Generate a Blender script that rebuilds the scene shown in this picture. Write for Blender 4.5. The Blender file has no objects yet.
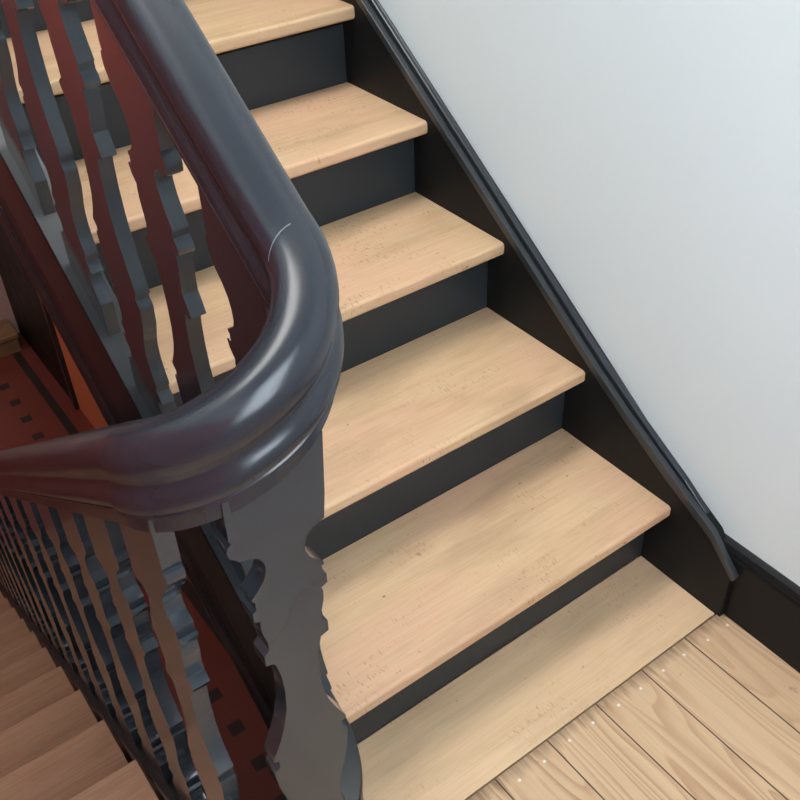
import bpy, bmesh, math, random
from mathutils import Vector, Matrix
random.seed(4)
C = bpy.context.scene.collection
sc = bpy.context.scene
sc.view_settings.view_transform = 'Standard'
sc.view_settings.look = 'None'

# ------------------------------------------------------------------ dimensions
R = 0.18            # riser height
G = 0.25523         # going of the upper flight
NOSE = 0.0495       # nosing overhang
GL = 0.2462         # going of the lower flight
YL = 0.2138         # landing nosing of the lower flight
XU, XL = -0.850, -1.025      # well-side faces of the baluster rows
TH = 0.019                   # baluster thickness
CU, CL = -0.8375, -1.0125    # rail / string centre lines
CX, RW = -0.925, 0.0875      # wreath centre and radius
YW = -0.188
SU, SL = R / G, R / GL
ZF = -2.7                    # hall floor
WALL = 0.028                 # plaster face of the right hand wall
def nose_u(y): return R + (y + NOSE) * SU
def nose_l(y): return -(y - YL) * SL
RAILU, RAILL = 0.966, 0.610   # underside of rail above nosing lines
CAPU, CAPL = 0.225, -0.035    # top of string above nosing lines
def rail_u(y): return nose_u(y) + RAILU
def rail_l(y): return nose_l(y) + RAILL
def cap_u(y): return nose_u(y) + CAPU
def cap_l(y): return nose_l(y) + CAPL

# ------------------------------------------------------------------ materials
def newmat(name):
    m = bpy.data.materials.new(name); m.use_nodes = True
    nt = m.node_tree; b = nt.nodes['Principled BSDF']
    return m, nt, b
def N(nt, t, **kw):
    n = nt.nodes.new(t)
    for k, v in kw.items(): setattr(n, k, v)
    return n
def L(nt, a, b): nt.links.new(a, b)
def ramp(nt, src, stops):
    r = N(nt, 'ShaderNodeValToRGB'); e = r.color_ramp.elements
    while len(e) < len(stops): e.new(0.5)
    for i, (p, c) in enumerate(stops):
        e[i].position = p; e[i].color = (c[0], c[1], c[2], 1) if not isinstance(c, (int, float)) else (c, c, c, 1)
    L(nt, src, r.inputs[0]); return r.outputs[0]
def mix(nt, fac, a, b, mode='MIX'):
    m = N(nt, 'ShaderNodeMix', data_type='RGBA', blend_type=mode)
    for sock, v in ((m.inputs[0], fac), (m.inputs[6], a), (m.inputs[7], b)):
        if isinstance(v, bpy.types.NodeSocket): L(nt, v, sock)
        elif isinstance(v, (int, float)): sock.default_value = v
        else: sock.default_value = (*v, 1)
    return m.outputs[2]
def math_(nt, op, a, b=None, c=None):
    m = N(nt, 'ShaderNodeMath', operation=op)
    for i, v in enumerate((a, b, c)):
        if v is None: continue
        if isinstance(v, bpy.types.NodeSocket): L(nt, v, m.inputs[i])
        else: m.inputs[i].default_value = v
    return m.outputs[0]
def noise(nt, vec, scale, detail=3, rough=.55, dist=0):
    n = N(nt, 'ShaderNodeTexNoise'); n.inputs['Scale'].default_value = scale
    n.inputs['Detail'].default_value = detail; n.inputs['Roughness'].default_value = rough
    n.inputs['Distortion'].default_value = dist
    L(nt, vec, n.inputs['Vector']); return n.outputs['Fac']
def mapped(nt, src, scale, loc=(0, 0, 0)):
    m = N(nt, 'ShaderNodeMapping'); m.inputs['Scale'].default_value = scale; m.inputs['Location'].default_value = loc
    L(nt, src, m.inputs['Vector']); return m.outputs[0]
def objco(nt): return N(nt, 'ShaderNodeTexCoord').outputs['Object']
def bump(nt, b, h, strength, dist=.002):
    n = N(nt, 'ShaderNodeBump'); n.inputs['Strength'].default_value = strength; n.inputs['Distance'].default_value = dist
    L(nt, h, n.inputs['Height']); L(nt, n.outputs[0], b.inputs['Normal'])

def paint(name, col, rough=.25, bumpy=.15, spec=.5, coat=0):
    m, nt, b = newmat(name)
    co = objco(nt)
    f = noise(nt, co, 9, 4)
    c = mix(nt, f, tuple(x * .85 for x in col), tuple(x * 1.15 for x in col))
    L(nt, c, b.inputs['Base Color'])
    r = ramp(nt, noise(nt, co, 8, 2), [(.3, rough * .92), (.7, rough * 1.1)])
    L(nt, r, b.inputs['Roughness'])
    b.inputs['Specular IOR Level'].default_value = spec
    b.inputs['Coat Weight'].default_value = coat; b.inputs['Coat Roughness'].default_value = .12
    if bumpy: bump(nt, b, noise(nt, co, 70, 3), bumpy, .001)
    return m
M_RAIL = paint('charcoal gloss rail paint', (.016, .018, .024), .24, .015, .5)
M_BAL = paint('charcoal gloss baluster paint', (.022, .028, .034), .17, .02, .6)
M_STRING = paint('charcoal string paint', (.007, .009, .011), .36, .02, .38)
M_RISER = paint('charcoal satin riser paint', (.020, .025, .029), .42, .04, .4)
M_BLACK = paint('near black satin paint', (.0075, .0082, .0085), .5, .04, .22)
M_EDGE = paint('charcoal moulding paint', (.022, .026, .030), .3, .06, .6)

def wall_mat(name, col, col2, bumpy=.05):
    m, nt, b = newmat(name); co = objco(nt)
    c = mix(nt, noise(nt, co, 1.3, 3), col, col2); L(nt, c, b.inputs['Base Color'])
    b.inputs['Roughness'].default_value = .75
    bump(nt, b, noise(nt, co, 60, 4), bumpy, .002); return m
M_WHITE = wall_mat('white emulsion plaster', (.665, .745, .76), (.70, .77, .78))
M_REDWALL = wall_mat('terracotta red painted plaster', (.42, .070, .040), (.46, .080, .048))
M_PINK = wall_mat('faded pink plaster', (.55, .36, .33), (.60, .42, .38))
M_ORANGE = wall_mat('orange painted panelling', (.62, .20, .09), (.68, .23, .10))

def tread_mat(name, light, dark, pink, marks=1.0, rough=.55, along='X'):
    m, nt, b = newmat(name)
    info = N(nt, 'ShaderNodeObjectInfo')
    rnd = N(nt, 'ShaderNodeVectorMath', operation='SCALE'); rnd.inputs[0].default_value = (13.1, 7.7, 3.3)
    L(nt, info.outputs['Random'], rnd.inputs['Scale'])
    add = N(nt, 'ShaderNodeVectorMath', operation='ADD'); L(nt, objco(nt), add.inputs[0]); L(nt, rnd.outputs[0], add.inputs[1])
    v = add.outputs[0]
    S = (lambda a, c: (a, c, c)) if along == 'X' else (lambda a, c: (c, a, c))
    grain = noise(nt, mapped(nt, v, S(1.6, 26)), 1, 6, .62, .4)
    fine = noise(nt, mapped(nt, v, S(9, 260)), 1, 3, .6)
    blot = noise(nt, mapped(nt, v, S(2.2, 6)), 1, 3)
    c = mix(nt, ramp(nt, grain, [(.28, .15), (.66, 1)]), dark, light)
    c = mix(nt, ramp(nt, blot, [(.44, 0), (.62, .9)]), c, pink)
    age = noise(nt, mapped(nt, v, S(3, 9), (7, 1, 2)), 1, 4)
    c = mix(nt, ramp(nt, age, [(.48, 0), (.70, .5)]), c, tuple(x * .62 for x in dark))
    c = mix(nt, .09, c, ramp(nt, fine, [(.35, (.30, .20, .11)), (.6, (.75, .58, .40))]))
    # short saw marks, clustered, and dark specks
    mk = noise(nt, mapped(nt, v, S(300, 60)), 1, 1)
    cl = noise(nt, mapped(nt, v, S(5, 11), (3, 5, 1)), 1, 2)
    mk = math_(nt, 'MULTIPLY', ramp(nt, mk, [(.62, 0), (.69, 1)]), ramp(nt, cl, [(.53, 0), (.64, .7 * marks)]))
    c = mix(nt, mk, c, (.30, .17, .08))
    sp = noise(nt, mapped(nt, v, S(60, 105), (9, 2, 4)), 1, 2)
    c = mix(nt, ramp(nt, sp, [(.73, 0), (.775, .75 * marks)]), c, (.14, .07, .035))
    L(nt, c, b.inputs['Base Color'])
    b.inputs['Roughness'].default_value = rough; b.inputs['Specular IOR Level'].default_value = .25
    bump(nt, b, grain, .12, .002); return m
M_TREAD = tread_mat('sanded bare beech treads', (.635, .43, .255), (.50, .31, .165), (.62, .37, .23))
M_LBOARD = tread_mat('sanded pale landing board', (.67, .465, .28), (.57, .38, .215), (.64, .42, .255), .7)
M_LOWER = tread_mat('worn brown lower treads', (.27, .135, .075), (.215, .10, .055), (.245, .115, .065), .35, .6)
M_STEP = tread_mat('old brown step wood', (.30, .17, .09), (.22, .12, .06), (.28, .15, .08), .4)

def floor_mat():
    m, nt, b = newmat('sanded pine floorboards')
    co = objco(nt); sep = N(nt, 'ShaderNodeSeparateXYZ'); L(nt, co, sep.inputs[0])
    W = .1195
    u = math_(nt, 'DIVIDE', math_(nt, 'ADD', sep.outputs[0], .0925 + W * 40), W)
    idx = math_(nt, 'FLOOR', u); fr = math_(nt, 'FRACT', u)
    wn = N(nt, 'ShaderNodeTexWhiteNoise', noise_dimensions='1D'); L(nt, math_(nt, 'ADD', idx, .37), wn.inputs['W'])
    off = N(nt, 'ShaderNodeVectorMath', operation='SCALE'); off.inputs[0].default_value = (17, 23, 5); L(nt, wn.outputs['Value'], off.inputs['Scale'])
    add = N(nt, 'ShaderNodeVectorMath', operation='ADD'); L(nt, co, add.inputs[0]); L(nt, off.outputs[0], add.inputs[1])
    v = add.outputs[0]
    h = noise(nt, mapped(nt, v, (10, 1.15, 1)), 1, 1.5, .45, .15)
    ring = math_(nt, 'FRACT', math_(nt, 'MULTIPLY', h, 23))
    ringc = ramp(nt, ring, [(0, 0), (.45, .15), (.80, .85), (.92, 1), (1, 0)])
    fine = noise(nt, mapped(nt, v, (240, 6, 1)), 1, 3)
    amt = ramp(nt, wn.outputs['Color'], [(.0, .45), (1, 1)])
    amt = math_(nt, 'MULTIPLY', amt, ramp(nt, noise(nt, mapped(nt, v, (7, 1.3, 1), (4, 1, 0)), 1, 1), [(.35, .35), (.60, 1)]))
    base = mix(nt, wn.outputs['Value'], (.60, .435, .265), (.53, .335, .195))
    c = mix(nt, math_(nt, 'MULTIPLY', ringc, amt), base, (.24, .10, .04))
    c = mix(nt, .10, c, ramp(nt, fine, [(.3, (.30, .2, .12)), (.65, (.75, .56, .36))]))
    # dirt where the boards meet the landing board
    d = ramp(nt, math_(nt, 'ADD', math_(nt, 'MULTIPLY', sep.outputs[1], -1), math_(nt, 'MULTIPLY', noise(nt, mapped(nt, v, (140, 12, 1)), 1, 3), -.055)), [(.155, .75), (.195, 0)])
    c = mix(nt, d, c, (.06, .035, .02))
    dk = noise(nt, mapped(nt, v, (40, 22, 1), (2, 8, 0)), 1, 3)
    c = mix(nt, ramp(nt, dk, [(.70, 0), (.78, .7)]), c, (.17, .09, .045))
    seam = math_(nt, 'MINIMUM', fr, math_(nt, 'SUBTRACT', 1, fr))
    sm = ramp(nt, seam, [(.006, 1), (.016, 0)])
    c = mix(nt, sm, c, (.035, .02, .012))
    # filled nail heads, two per board end
    fx = math_(nt, 'SUBTRACT', math_(nt, 'ABSOLUTE', math_(nt, 'SUBTRACT', fr, .5)), .24)
    dx = math_(nt, 'MULTIPLY', fx, W)
    dy = math_(nt, 'ADD', sep.outputs[1], math_(nt, 'ADD', .212, math_(nt, 'MULTIPLY', wn.outputs['Value'], .02)))
    dist = math_(nt, 'SQRT', math_(nt, 'ADD', math_(nt, 'MULTIPLY', dx, dx), math_(nt, 'MULTIPLY', dy, dy)))
    c = mix(nt, ramp(nt, dist, [(.0013, 1), (.0019, 0)]), c, (.85, .83, .78))
    L(nt, c, b.inputs['Base Color']); b.inputs['Roughness'].default_value = .5
    b.inputs['Specular IOR Level'].default_value = .25
    bump(nt, b, math_(nt, 'SUBTRACT', ring, math_(nt, 'MULTIPLY', sm, 6)), .1, .002)
    return m
M_FLOOR = floor_mat()

def tile_mat():
    m, nt, b = newmat('red quarry tiles with black dots and border')
    co = objco(nt); sep = N(nt, 'ShaderNodeSeparateXYZ'); L(nt, co, sep.inputs[0])
    x, y = sep.outputs[0], sep.outputs[1]
    P = .2365
    c = mix(nt, noise(nt, mapped(nt, co, (4.2, 4.2, 1)), 1, 0), (.16, .038, .029), (.20, .048, .037))
    # tile joints
    def joint(a, o):
        f = math_(nt, 'FRACT', math_(nt, 'DIVIDE', math_(nt, 'ADD', a, o), P / 2))
        return math_(nt, 'MINIMUM', f, math_(nt, 'SUBTRACT', 1, f))
    j = math_(nt, 'MINIMUM', joint(x, 10.09), joint(y, 10.04))
    c = mix(nt, ramp(nt, j, [(.012, .2), (.025, 0)]), c, (.10, .03, .02))
    # black square dots in rows parallel to the wall
    fy = math_(nt, 'ABSOLUTE', math_(nt, 'SUBTRACT', math_(nt, 'FRACT', math_(nt, 'DIVIDE', math_(nt, 'ADD', y, 20 * P - 2.151 + P / 2), P)), .5))
    dy = math_(nt, 'MULTIPLY', fy, P)
    dx = math_(nt, 'ABSOLUTE', math_(nt, 'ADD', x, .343))
    sq = math_(nt, 'LESS_THAN', math_(nt, 'MAXIMUM', dx, dy), .036)
    band = math_(nt, 'LESS_THAN', math_(nt, 'ABSOLUTE', math_(nt, 'ADD', x, .133)), .030)
    dx2 = math_(nt, 'ABSOLUTE', math_(nt, 'ADD', x, .90))
    sq2 = math_(nt, 'LESS_THAN', math_(nt, 'MAXIMUM', dx2, dy), .036)
    c = mix(nt, math_(nt, 'MAXIMUM', math_(nt, 'MAXIMUM', sq, sq2), band), c, (.028, .024, .024))
    L(nt, c, b.inputs['Base Color']); b.inputs['Roughness'].default_value = .32
    bump(nt, b, noise(nt, co, 14, 2), .08, .002); return m
M_TILE = tile_mat()

def glass_mat():
    m, nt, b = newmat('window glass')
    b.inputs['Transmission Weight'].default_value = 1; b.inputs['Roughness'].default_value = .02; b.inputs['IOR'].default_value = 1.1
    b.inputs['Base Color'].default_value = (1, 1, 1, 1)
    return m
M_GLASS = glass_mat()

# ------------------------------------------------------------------ helpers
def obj(name, bm, mat, parent=None, loc=(0, 0, 0), bevel=0, smooth=False, seg=2):
    bmesh.ops.recalc_face_normals(bm, faces=bm.faces[:])
    me = bpy.data.meshes.new(name); bm.to_mesh(me); bm.free()
    me.materials.append(mat)
    if smooth:
        for p in me.polygons: p.use_smooth = True
    o = bpy.data.objects.new(name, me); C.objects.link(o); o.location = loc
    if parent: o.parent = parent
    if bevel:
        md = o.modifiers.new('soft edges', 'BEVEL'); md.width = bevel; md.segments = seg; md.limit_method = 'ANGLE'; md.angle_limit = math.radians(40)
    return o
def box(bm, x0, x1, y0, y1, z0, z1):
    vs = [bm.verts.new((x, y, z)) for x in (x0, x1) for y in (y0, y1) for z in (z0, z1)]
    for f in ((0, 1, 3, 2), (4, 6, 7, 5), (0, 4, 5, 1), (2, 3, 7, 6), (0, 2, 6, 4), (1, 5, 7, 3)):
        bm.faces.new([vs[i] for i in f])
def boxes(*bs):
    bm = bmesh.new()
    for b in bs: box(bm, *b)
    return bm
def prism(bm, pts, axis, a, b):
    """extrude a 2-D outline along an axis: X -> pts are (y,z); Y -> (x,z); Z -> (x,y)"""
    def p3(p, t):
        return {'X': (t, p[0], p[1]), 'Y': (p[0], t, p[1]), 'Z': (p[0], p[1], t)}[axis]
    v0 = [bm.verts.new(p3(p, a)) for p in pts]; v1 = [bm.verts.new(p3(p, b)) for p in pts]
    n = len(pts)
    f0 = bm.faces.new(v0); f1 = bm.faces.new(v1[::-1])
    for i in range(n): bm.faces.new((v0[i], v0[(i + 1) % n], v1[(i + 1) % n], v1[i]))
    bmesh.ops.triangulate(bm, faces=[f0, f1])
def board(left, right, axis, a, b):
    """flat fretwork board from matching left and right outline points"""
    bm = bmesh.new()
    def p3(p, t): return (t, p[0], p[1]) if axis == 'X' else (p[0], t, p[1])
    A = [[bm.verts.new(p3(p, t)) for p in side] for t in (a, b) for side in (left, right)]
    la, ra, lb, rb = A; n = len(la)
    for i in range(n - 1):
        bm.faces.new((la[i], ra[i], ra[i + 1], la[i + 1])); bm.faces.new((lb[i], lb[i + 1], rb[i + 1], rb[i]))
        bm.faces.new((la[i], la[i + 1], lb[i + 1], lb[i])); bm.faces.new((ra[i], rb[i], rb[i + 1], ra[i + 1]))
    bm.faces.new((la[0], lb[0], rb[0], ra[0])); bm.faces.new((la[-1], ra[-1], rb[-1], lb[-1]))
    return bm
def empty(name, loc, label, cat, group=None):
    o = bpy.data.objects.new(name, None); C.objects.link(o); o.location = loc; o.empty_display_size = .1
    o['label'] = label; o['category'] = cat
    if group: o['group'] = group
    return o
def under(o, parent):
    """parent keeping world coordinates"""
    o.parent = parent; o.matrix_parent_inverse = Matrix.Translation(parent.location).inverted(); return o
def struct(name, bm, mat, **k):
    o = obj(name, bm, mat, **k); o['kind'] = 'structure'; return o
def sweep(path, section, cap=True):
    """path: (x, y, z, sectionscale); section: closed (offset sideways, height) outline, kept upright"""
    bm = bmesh.new(); rings = []
    n = len(path)
    for i, p in enumerate(path):
        a = path[max(0, i - 1)]; c = path[min(n - 1, i + 1)]
        t = Vector((c[0] - a[0], c[1] - a[1], 0)).normalized()
        s = Vector((-t.y, t.x, 0))
        rings.append([bm.verts.new((p[0] + s.x * o, p[1] + s.y * o, p[2] + h)) for o, h in section])
    m = len(section)
    for i in range(n - 1):
        for j in range(m):
            bm.faces.new((rings[i][j], rings[i][(j + 1) % m], rings[i + 1][(j + 1) % m], rings[i + 1][j]))
    if cap:
        f = [bm.faces.new(rings[0]), bm.faces.new(rings[-1][::-1])]
        bmesh.ops.triangulate(bm, faces=f)
    return bm
def well_path(zl, zu, yl_end, yu_end, steps=40, ya=None, yb=None):
    """from the foot of the lower flight up, round the well end and up the upper flight"""
    ya = YW if ya is None else ya; yb = YW if yb is None else yb
    pts = []
    k = 24
    for i in range(k): 
        yy = yl_end + (ya - yl_end) * i / k
        pts.append((CL, yy, zl(yy)))
    z0, z1 = zl(ya), zu(yb)
    L_ = math.pi * RW
    s0, s1 = SL * L_, SU * L_
    for i in range(steps + 1):
        t = i / steps
        a = math.pi + math.pi * t
        # cubic Hermite for the height, a little flattened in the middle
        h00 = 2*t**3-3*t**2+1; h10 = t**3-2*t**2+t; h01 = -2*t**3+3*t**2; h11 = t**3-t**2
        z = h00*z0 + h10*s0*.8 + h01*z1 + h11*s1*.8
        pts.append((CX + RW * math.cos(a), ya + (yb - ya) * t + RW * math.sin(a), z))
    for i in range(1, k + 1):
        yy = yb + (yu_end - yb) * i / k
        pts.append((CU, yy, zu(yy)))
    return pts

# ------------------------------------------------------------------ upper flight
NU = 9
stair = empty('upper_staircase', (-.42, 0, 0), 'upper flight of charcoal painted stairs with bare sanded wooden treads beside the white wall', 'staircase')
XT = -.806     # well end of the upper treads
def tread_bm(w, d, th, r):
    """tread centred on x, nosing at y=0, top at z=0"""
    bm = bmesh.new()
    pts = [(d, 0), (d, -th), (r * .6, -th)]
    for i in range(7):
        a = -math.pi / 2 - math.pi / 2 * i / 6
        pts.append((r * .9 + r * .9 * math.cos(a), -th + r * .9 + r * .9 * math.sin(a)))
    for i in range(7):
        a = math.pi - math.pi / 2 * i / 6
        pts.append((r * .7 + r * .7 * math.cos(a), -r * .7 + r * .7 * math.sin(a)))
    prism(bm, pts, 'X', -w / 2, w / 2); return bm
tm = None
for k in range(1, NU + 1):
    y = (k - 1) * G - NOSE
    if tm is None:
        o = obj('tread', tread_bm(-XT - .0005, G + NOSE - .001, .030, .011), M_TREAD, smooth=False, bevel=.0015); tm = o
    else:
        o = tm.copy(); C.objects.link(o)
    o.location = ((XT) / 2 - .0003, y, k * R); under(o, stair)
    b = obj('riser', boxes((XT, -.0008, (k - 1) * G, (k - 1) * G + .018, (k - 1) * R + .0005, k * R - .0305)), M_RISER); under(b, stair)
    s = bmesh.new()
    zt = k * R - .0305; yy = (k - 1) * G - .0006
    prism(s, [(yy, zt), (yy - .014, zt), (yy - .013, zt - .006), (yy - .007, zt - .014), (yy - .002, zt - .018), (yy, zt - .018)], 'X', XT, -.001)
    under(obj('scotia_moulding', s, M_BLACK), stair)
lb = obj('landing_board', boxes((-.4025, .4025, -.0965, .0965, -.03, 0)), M_LBOARD, bevel=.0012)
lb.location = (-.4031, -.0975, 0); under(lb, stair)
lb['label'] = 'wide pale board set flush in the landing'
# wall string
YT = NU * G
def hz(y, h): return nose_u(y) + h
s = bmesh.new()
prism(s, [(-.205, -.012), (-.205, .116), (-.150, hz(-.150, .080)), (-.031, hz(-.031, .058)), (.182, hz(.182, .040)), (YT, hz(YT, .038)), (YT, hz(YT, -.42)), (.36, -.012)], 'X', 0, WALL - .002)
ws = obj('wall_string', s, M_BLACK, bevel=.001); under(ws, stair)
s = bmesh.new()
prism(s, [(-.213, .118), (-.220, .130), (-.151, hz(-.151, .092)), (-.053, hz(-.053, .076)), (.08, hz(.08, .058)), (.18, hz(.18, .051)), (YT, hz(YT, .050)),
          (YT, hz(YT, .031)), (.182, hz(.182, .032)), (.08, hz(.08, .038)), (-.031, hz(-.031, .050)), (-.150, hz(-.150, .071))], 'X', -.009, .004)
m = obj('string_moulding', s, M_EDGE, bevel=.0012); m.parent = ws
s = bmesh.new()
prism(s, [(-.1455, hz(-.1455, .058)), (-.1455, hz(-.1455, .074)), (-.057, hz(-.057, .074)), (.06, hz(.06, .060)), (.165, hz(.165, .052)), (YT, hz(YT, .050)), (YT, hz(YT, .030)), (.165, hz(.165, .034)), (.06, hz(.06, .044)), (-.057, hz(-.057, .060))], 'X', .014, WALL - .001)
m2 = obj('wall_bead', s, M_EDGE, bevel=.004); m2.parent = ws
# unseen soffit slab under the flight, added to block light to the hall
s = bmesh.new()
prism(s, [(.2, hz(.2, -.40)), (YT, hz(YT, -.40)), (YT, hz(YT, -.37)), (.2, hz(.2, -.37))], 'X', XT, -.001)
under(obj('soffit', s, M_BLACK), stair)

# ------------------------------------------------------------------ lower flight
low = empty('lower_staircase', (-1.5, YL, 0), 'lower flight of brown wooden stairs descending on the far side of the banister', 'staircase')
XLR, XLL = -1.0455, -1.96
tl = None
NLF = 15
for k in range(NLF):
    y1 = YL + k * GL
    if tl is None:
        bm = bmesh.new()
        w = XLR - XLL; d = GL + NOSE
        pts = [(-d, 0), (-d, -.03), (-.006, -.03)]
        for i in range(6):
            a = -math.pi / 2 + math.pi / 2 * i / 5
            pts.append((-.007 + .007 * math.cos(a), -.023 + .007 * math.sin(a)))
        for i in range(6):
            a = math.pi / 2 * i / 5
            pts.append((-.005 + .005 * math.cos(a), -.005 + .005 * math.sin(a)))
        prism(bm, pts, 'X', -w / 2, w / 2)
        o = tl = obj('tread', bm, M_LOWER, bevel=.001)
    else:
        o = tl.copy(); C.objects.link(o)
    o.location = ((XLR + XLL) / 2, y1, -k * R); under(o, low)
    if k < NLF:
        under(obj('riser', boxes((XLL, XLR, y1 - .05, y1 - .034, -(k + 1) * R + .0005, -k * R - .0305)), M_RISER), low)
YB = YL + NLF * GL
s = bmesh.new()
prism(s, [(.0, .10), (YB, nose_l(YB) + .05), (YB, nose_l(YB) - .3), (.0, -.20)], 'X', XLL - .03, XLL - .001)
under(obj('wall_string', s, M_BLACK), low)
s = bmesh.new()
prism(s, [(.3, nose_l(.3) - .36), (YB - .6, nose_l(YB - .6) - .36), (YB - .6, nose_l(YB - .6) - .33), (.3, nose_l(.3) - .33)], 'X', XLL, XLR)
under(obj('soffit', s, M_BLACK), low)

# ------------------------------------------------------------------ railing
rail = empty('stair_railing', (CX, YW, 0), 'charcoal gloss banister with curved handrail and fretwork balusters wrapping round the stairwell', 'banister')
half = [(0, 0), (.0255, 0), (.026, .0185), (.0315, .019), (.0335, .0208), (.0335, .0232), (.0315, .0250), (.0295, .0252), (.0295, .0268), (.0345, .0272), (.0362, .0310), (.0362, .0365),
        (.0352, .0415), (.0325, .0465), (.0296, .0510), (.0284, .0555), (.0292, .0600), (.0318, .0645), (.0340, .0700), (.0350, .0765),
        (.0346, .0830), (.0330, .0890), (.0302, .0945), (.0262, .0993), (.0210, .1032), (.0148, .1060), (.0076, .1076)]
KH, KW = 1.0, .80
half = [(x * KW, z * KH) for x, z in half]
section = half + [(0, .108 * KH)] + [(-x, z) for x, z in half[::-1][:-1]]
hr = obj('handrail', sweep(well_path(rail_l, rail_u, 3.6, 2.3), section), M_RAIL, smooth=True)
hr.data.set_sharp_from_angle(angle=math.radians(38))
under(hr, rail)
jn = bmesh.new(); prev = None
for ox, oz in section[20:30]:
    n_ = Vector((ox, 0, oz - .07)).normalized() * .0004
    a, b = [jn.verts.new((CU - .0018 - ox - n_.x, YW - .0165 + e - ox * .12, rail_u(YW) - (.0165 - e + ox * .12) * SU * .85 + oz + n_.z)) for e in (0, .0009)]
    if prev: jn.faces.new((prev[0], a, b, prev[1]))
    prev = (a, b)
jt = obj('rail_joint', jn, paint('chipped pale paint', (.15, .16, .17), .5, 0)); jt.parent = hr; jt['label'] = 'pale hairline crack across the handrail'
# string that carries the balusters, with lip and bottom bead
sh = [(.0255, 0), (.0275, -.004), (.0280, -.012), (.0265, -.019), (.0235, -.021), (.0250, -.024), (.0255, -.030), (.0255, -.165), (.0215, -.168),
      (.0205, -.172), (.0205, -.258), (.0225, -.262), (.0255, -.266), (.0265, -.275), (.0285, -.281), (.0295, -.290), (.0280, -.299), (.0240, -.303)]
ssec = sh + [(-x, z) for x, z in sh[::-1]]
st = obj('outer_string', sweep(well_path(cap_l, cap_u, 3.6, 2.3, 40, -.20, -.128), ssec), M_STRING, smooth=True)
st.data.set_sharp_from_angle(angle=math.radians(30))
under(st, rail)

PROF = [(0, 50), (.078, 50), (.084, 48), (.088, 52), (.096, 53.5), (.106, 52), (.112, 47), (.118, 44), (.122, 33), (.130, 25), (.142, 21), (.156, 20.5), (.170, 24), (.182, 31), (.192, 38),
        (.197, 38.5), (.199, 36), (.214, 36), (.217, 41), (.225, 44.5), (.234, 41), (.238, 33), (.246, 34.5), (.262, 34), (.282, 30.5), (.300, 30), (.308, 36), (.318, 42), (.328, 36), (.332, 26.5),
        (.36, 22), (.40, 20.5), (.44, 22), (.475, 27), (.505, 34.5), (.528, 42), (.540, 46), (.546, 46), (.549, 40), (.566, 40), (.570, 45.5), (.578, 47), (.588, 46), (.62, 44), (.65, 39), (.68, 33), (.71, 29), (.74, 29),
        (.765, 33), (.785, 39.5), (.792, 40), (.796, 36), (.812, 36), (.816, 42), (.826, 46), (.836, 41), (.841, 33), (.862, 32), (.882, 37), (.896, 46), (.904, 50), (1, 50)]
def remap(t):
    A = [0, .1, .19, .226, .318, .54, .578, .79, .82, 1]; B = [0, .13, .235, .265, .38, .62, .652, .83, .855, 1]
    for i in range(9):
        if t <= A[i + 1]: return B[i] + (B[i + 1] - B[i]) * (t - A[i]) / (A[i + 1] - A[i])
def baluster(plane, y, up):
    """flat fretwork board; y = its landing-side edge"""
    W = 1.08 if up else 1.12
    yc = y + .05 * W
    zt, zb = (rail_u, cap_u) if up else (rail_l, cap_l)
    if y < -.2 and not up:
        top = rail_l(yc)
    sl = SU if up else -SL
    top, bot = zt(yc) + .010, zb(yc) - .004
    Hh = top - bot
    def pt(t, w, s):
        yy = yc + s * w * W / 1000
        return (yy, top - t * Hh + sl * (yy - yc))       # the fretwork follows the rake of the stair
    K = .95 if up else .9
    pr = [(remap(t), 50 - (50 - w) * K) for t, w in PROF]
    bm = board([pt(t, w, -1) for t, w in pr], [pt(t, w, 1) for t, w in pr], 'X', plane, plane + TH)
    o = under(obj('baluster', bm, M_BAL, smooth=True), rail)
    o.data.set_sharp_from_angle(angle=math.radians(27)); return o
for y in [-.155, .030, .212, .392, .572, .752, .932, 1.112, 1.292, 1.472, 1.652, 1.832, 2.012]:
    baluster(XU, y, True)
ylow = [-.258, -.080, .098, .288, .477, .667, .866]
while ylow[-1] < 3.2: ylow.append(ylow[-1] + .193)
for y in ylow: baluster(XL, y + .022, False)
# wide board on the turn, facing the landing
def turn_board():
    xc, y0, y1 = -.927, -.286, -.264
    top, bot = .985, .10
    Hh = .73; sl = .25
    def pt(t, w, s):
        x = xc + s * w * 1.0 / 1000 - .010 * t
        k = max(0, 1 - t / .08) + max(0, 1 - (1 - t) / .08)
        return (x, top - t * Hh + k * sl * (x - xc))
    soft = [(t, min(w, 40) if .2 < t < .25 else min(w, 36) if .3 < t < .33 else w) for t, w in PROF]
    right = [(t, min(w, 50 - max(0, t - .03) * 75) if t < .12 else w) for t, w in soft]
    bm = board([pt(t, w, -1) for t, w in soft], [pt(t, w, 1) for t, w in right], 'Y', y0, y1)
    o = under(obj('turn_baluster', bm, M_BAL, smooth=True), rail)
    o.data.set_sharp_from_angle(angle=math.radians(27))
    o['label'] = 'baluster on the turn, facing the landing'
turn_board()

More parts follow.
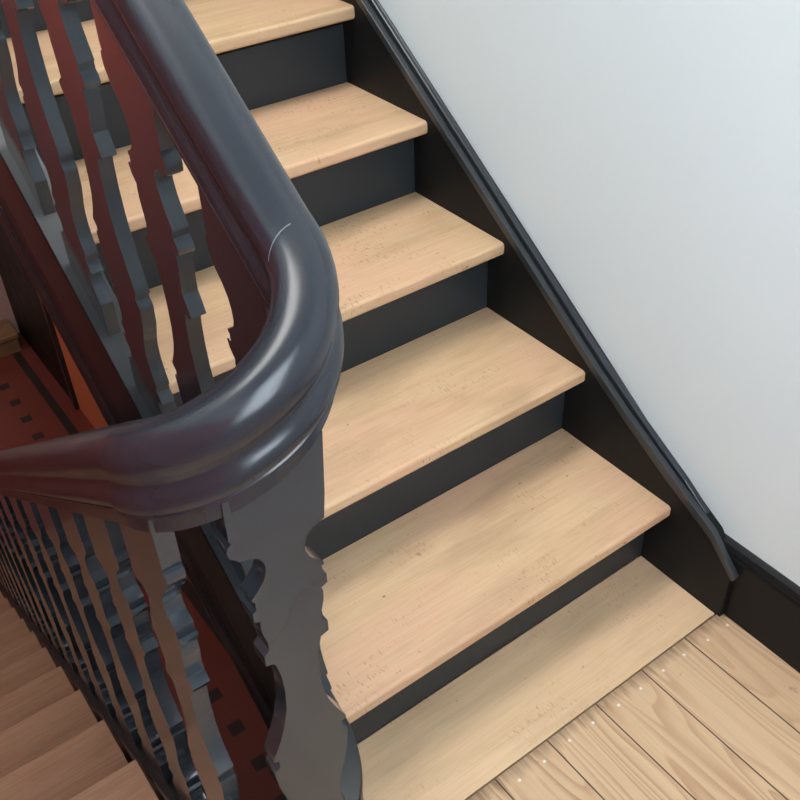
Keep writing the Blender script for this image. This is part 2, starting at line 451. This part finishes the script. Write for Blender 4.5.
# ------------------------------------------------------------------ the setting
struct('floor', boxes((-2.0, WALL, -1.9, -.40, -.05, 0), (-2.0, -1.05, -.40, -.0825, -.05, 0), (-.80, WALL, -.40, -.1972, -.05, 0)), M_FLOOR)
struct('ceiling_hall', boxes((-2.0, WALL, -1.9, -.41, -.24, -.2), (-.80, WALL, -.41, 0.1, -.24, -.2)), M_WHITE)
struct('floor_hall', boxes((-2.0, .1, -1.9, 6.2, ZF - .05, ZF)), M_TILE)
struct('wall_right', boxes((WALL, .15, -1.9, 6.2, -.28, 3.4), (.03, .15, -1.9, 3.0, ZF, -.28)), M_WHITE)
struct('wall_hall_right', boxes((.0, .029, 2.5, 4.86, ZF, -.281)), M_ORANGE)
struct('door_1', boxes((-.012, .029, 4.92, 6.1, ZF, -.6)), M_BLACK)
struct('trim_1', boxes((-.028, .029, 4.865, 4.915, ZF, -.6)), M_EDGE)
struct('wall_left', boxes((-2.12, -2.0, -1.9, 6.2, 1.8, 3.4)), M_WHITE)
struct('wall_left_hall', boxes((-2.12, -2.0, -1.9, 6.2, ZF, 1.7995)), M_REDWALL)
struct('wall_far', boxes((-2.0, .03, 6.1, 6.2, ZF, 3.4)), M_PINK)
struct('ceiling', boxes((-2.12, .15, -1.9, 6.2, 3.4, 3.5)), M_WHITE)
# back wall with a window opening
wx0, wx1, wz0, wz1 = -1.75, -.55, 1.0, 2.9
struct('wall_back', boxes((-2.0, wx0, -2.0, -1.9, ZF, 3.4), (wx1, WALL, -2.0, -1.9, ZF, 3.4), (wx0, wx1, -2.0, -1.9, ZF, wz0), (wx0, wx1, -2.0, -1.9, wz1, 3.4)), M_WHITE)
wf = struct('window_1', boxes((wx0, wx0 + .05, -1.98, -1.92, wz0, wz1), (wx1 - .05, wx1, -1.98, -1.92, wz0, wz1), (wx0, wx1, -1.98, -1.92, wz0, wz0 + .05), (wx0, wx1, -1.98, -1.92, wz1 - .05, wz1), (wx0, wx1, -1.97, -1.93, 1.93, 1.97)), M_WHITE)
gp = obj('window_pane', boxes((wx0 + .04, wx1 - .04, -1.955, -1.95, wz0 + .04, wz1 - .04)), M_GLASS, parent=wf)
# skirting on the landing wall
s = bmesh.new()
bp = [(.012, .148), (.0145, .155), (.013, .160), (.018, .170), (.024, .175), (WALL, .177)]
prism(s, [(.012, -.012)] + bp + [(WALL, -.012)], 'Y', -1.9, -.2065)
prism(s, [(.012, .05)] + bp + [(WALL, .05)], 'Y', -.2064, -.146)
struct('baseboard_right', s, M_BLACK)
# old wooden step in the hall below
e = empty('wooden_step', (-.6, 5.95, ZF), 'brown wooden step at the end of the red tiled hall below', 'step')
b = obj('step_front', boxes((-1.2, -.085, 5.84, 6.09, ZF, ZF + .13)), M_STEP, bevel=.003); under(b, e)
b = obj('step_top', boxes((-1.2, -.075, 5.82, 6.09, ZF + .1305, ZF + .165)), M_STEP, bevel=.004); under(b, e)

# ------------------------------------------------------------------ lights
w = bpy.data.worlds.new('World'); sc.world = w; w.use_nodes = True
bg = w.node_tree.nodes['Background']; bg.inputs[0].default_value = (.72, .85, 1, 1); bg.inputs[1].default_value = 2.0
def area(name, loc, target, sx, sy, power, col):
    l = bpy.data.lights.new(name, 'AREA'); l.shape = 'RECTANGLE'; l.size = sx; l.size_y = sy; l.energy = power; l.color = col
    o = bpy.data.objects.new(name, l); C.objects.link(o); o.location = loc
    o.rotation_euler = (Vector(target) - Vector(loc)).to_track_quat('-Z', 'Y').to_euler(); return o
area('window_light', (-1.15, -1.87, 1.95), (-.6, .6, .6), 1.1, 1.8, 58, (.80, .90, 1))
area('stairwell_light', (-.5, .75, 3.35), (-.42, .75, 0), .85, 4.1, 120, (1, .98, .95))
area('hall_light', (-1.0, 5.6, -1.3), (-.8, 5.0, ZF), .5, .5, 3.5, (1, .80, .68))
area('left_wall_fill', (-1.35, 3.6, .5), (-2.0, 3.5, -.3), .6, .6, 15, (1, .85, .72))  # added fill with no real fitting, brightens the red wall mirrored in the balusters

# ------------------------------------------------------------------ camera
cx, cy, cz, yaw, pitch, roll, f = -1.17387690, -.830477253, 1.51909681, .606800382, -.673001211, -.0415694661, 956.122085
fwd = Vector((math.sin(yaw) * math.cos(pitch), math.cos(yaw) * math.cos(pitch), math.sin(pitch)))
rt = Vector((math.cos(yaw), -math.sin(yaw), 0)); up = rt.cross(fwd)
c_, s_ = math.cos(roll), math.sin(roll)
R2 = c_ * rt + s_ * up; U2 = -s_ * rt + c_ * up
cam = bpy.data.cameras.new('camera'); co = bpy.data.objects.new('camera', cam); C.objects.link(co)
cam.sensor_width = 36; cam.lens = f / 800 * 36; cam.clip_start = .02
M = Matrix.Identity(4)
for i in range(3): M[i][0] = R2[i]; M[i][1] = U2[i]; M[i][2] = -fwd[i]
M.translation = (cx, cy, cz); co.matrix_world = M
sc.camera = co
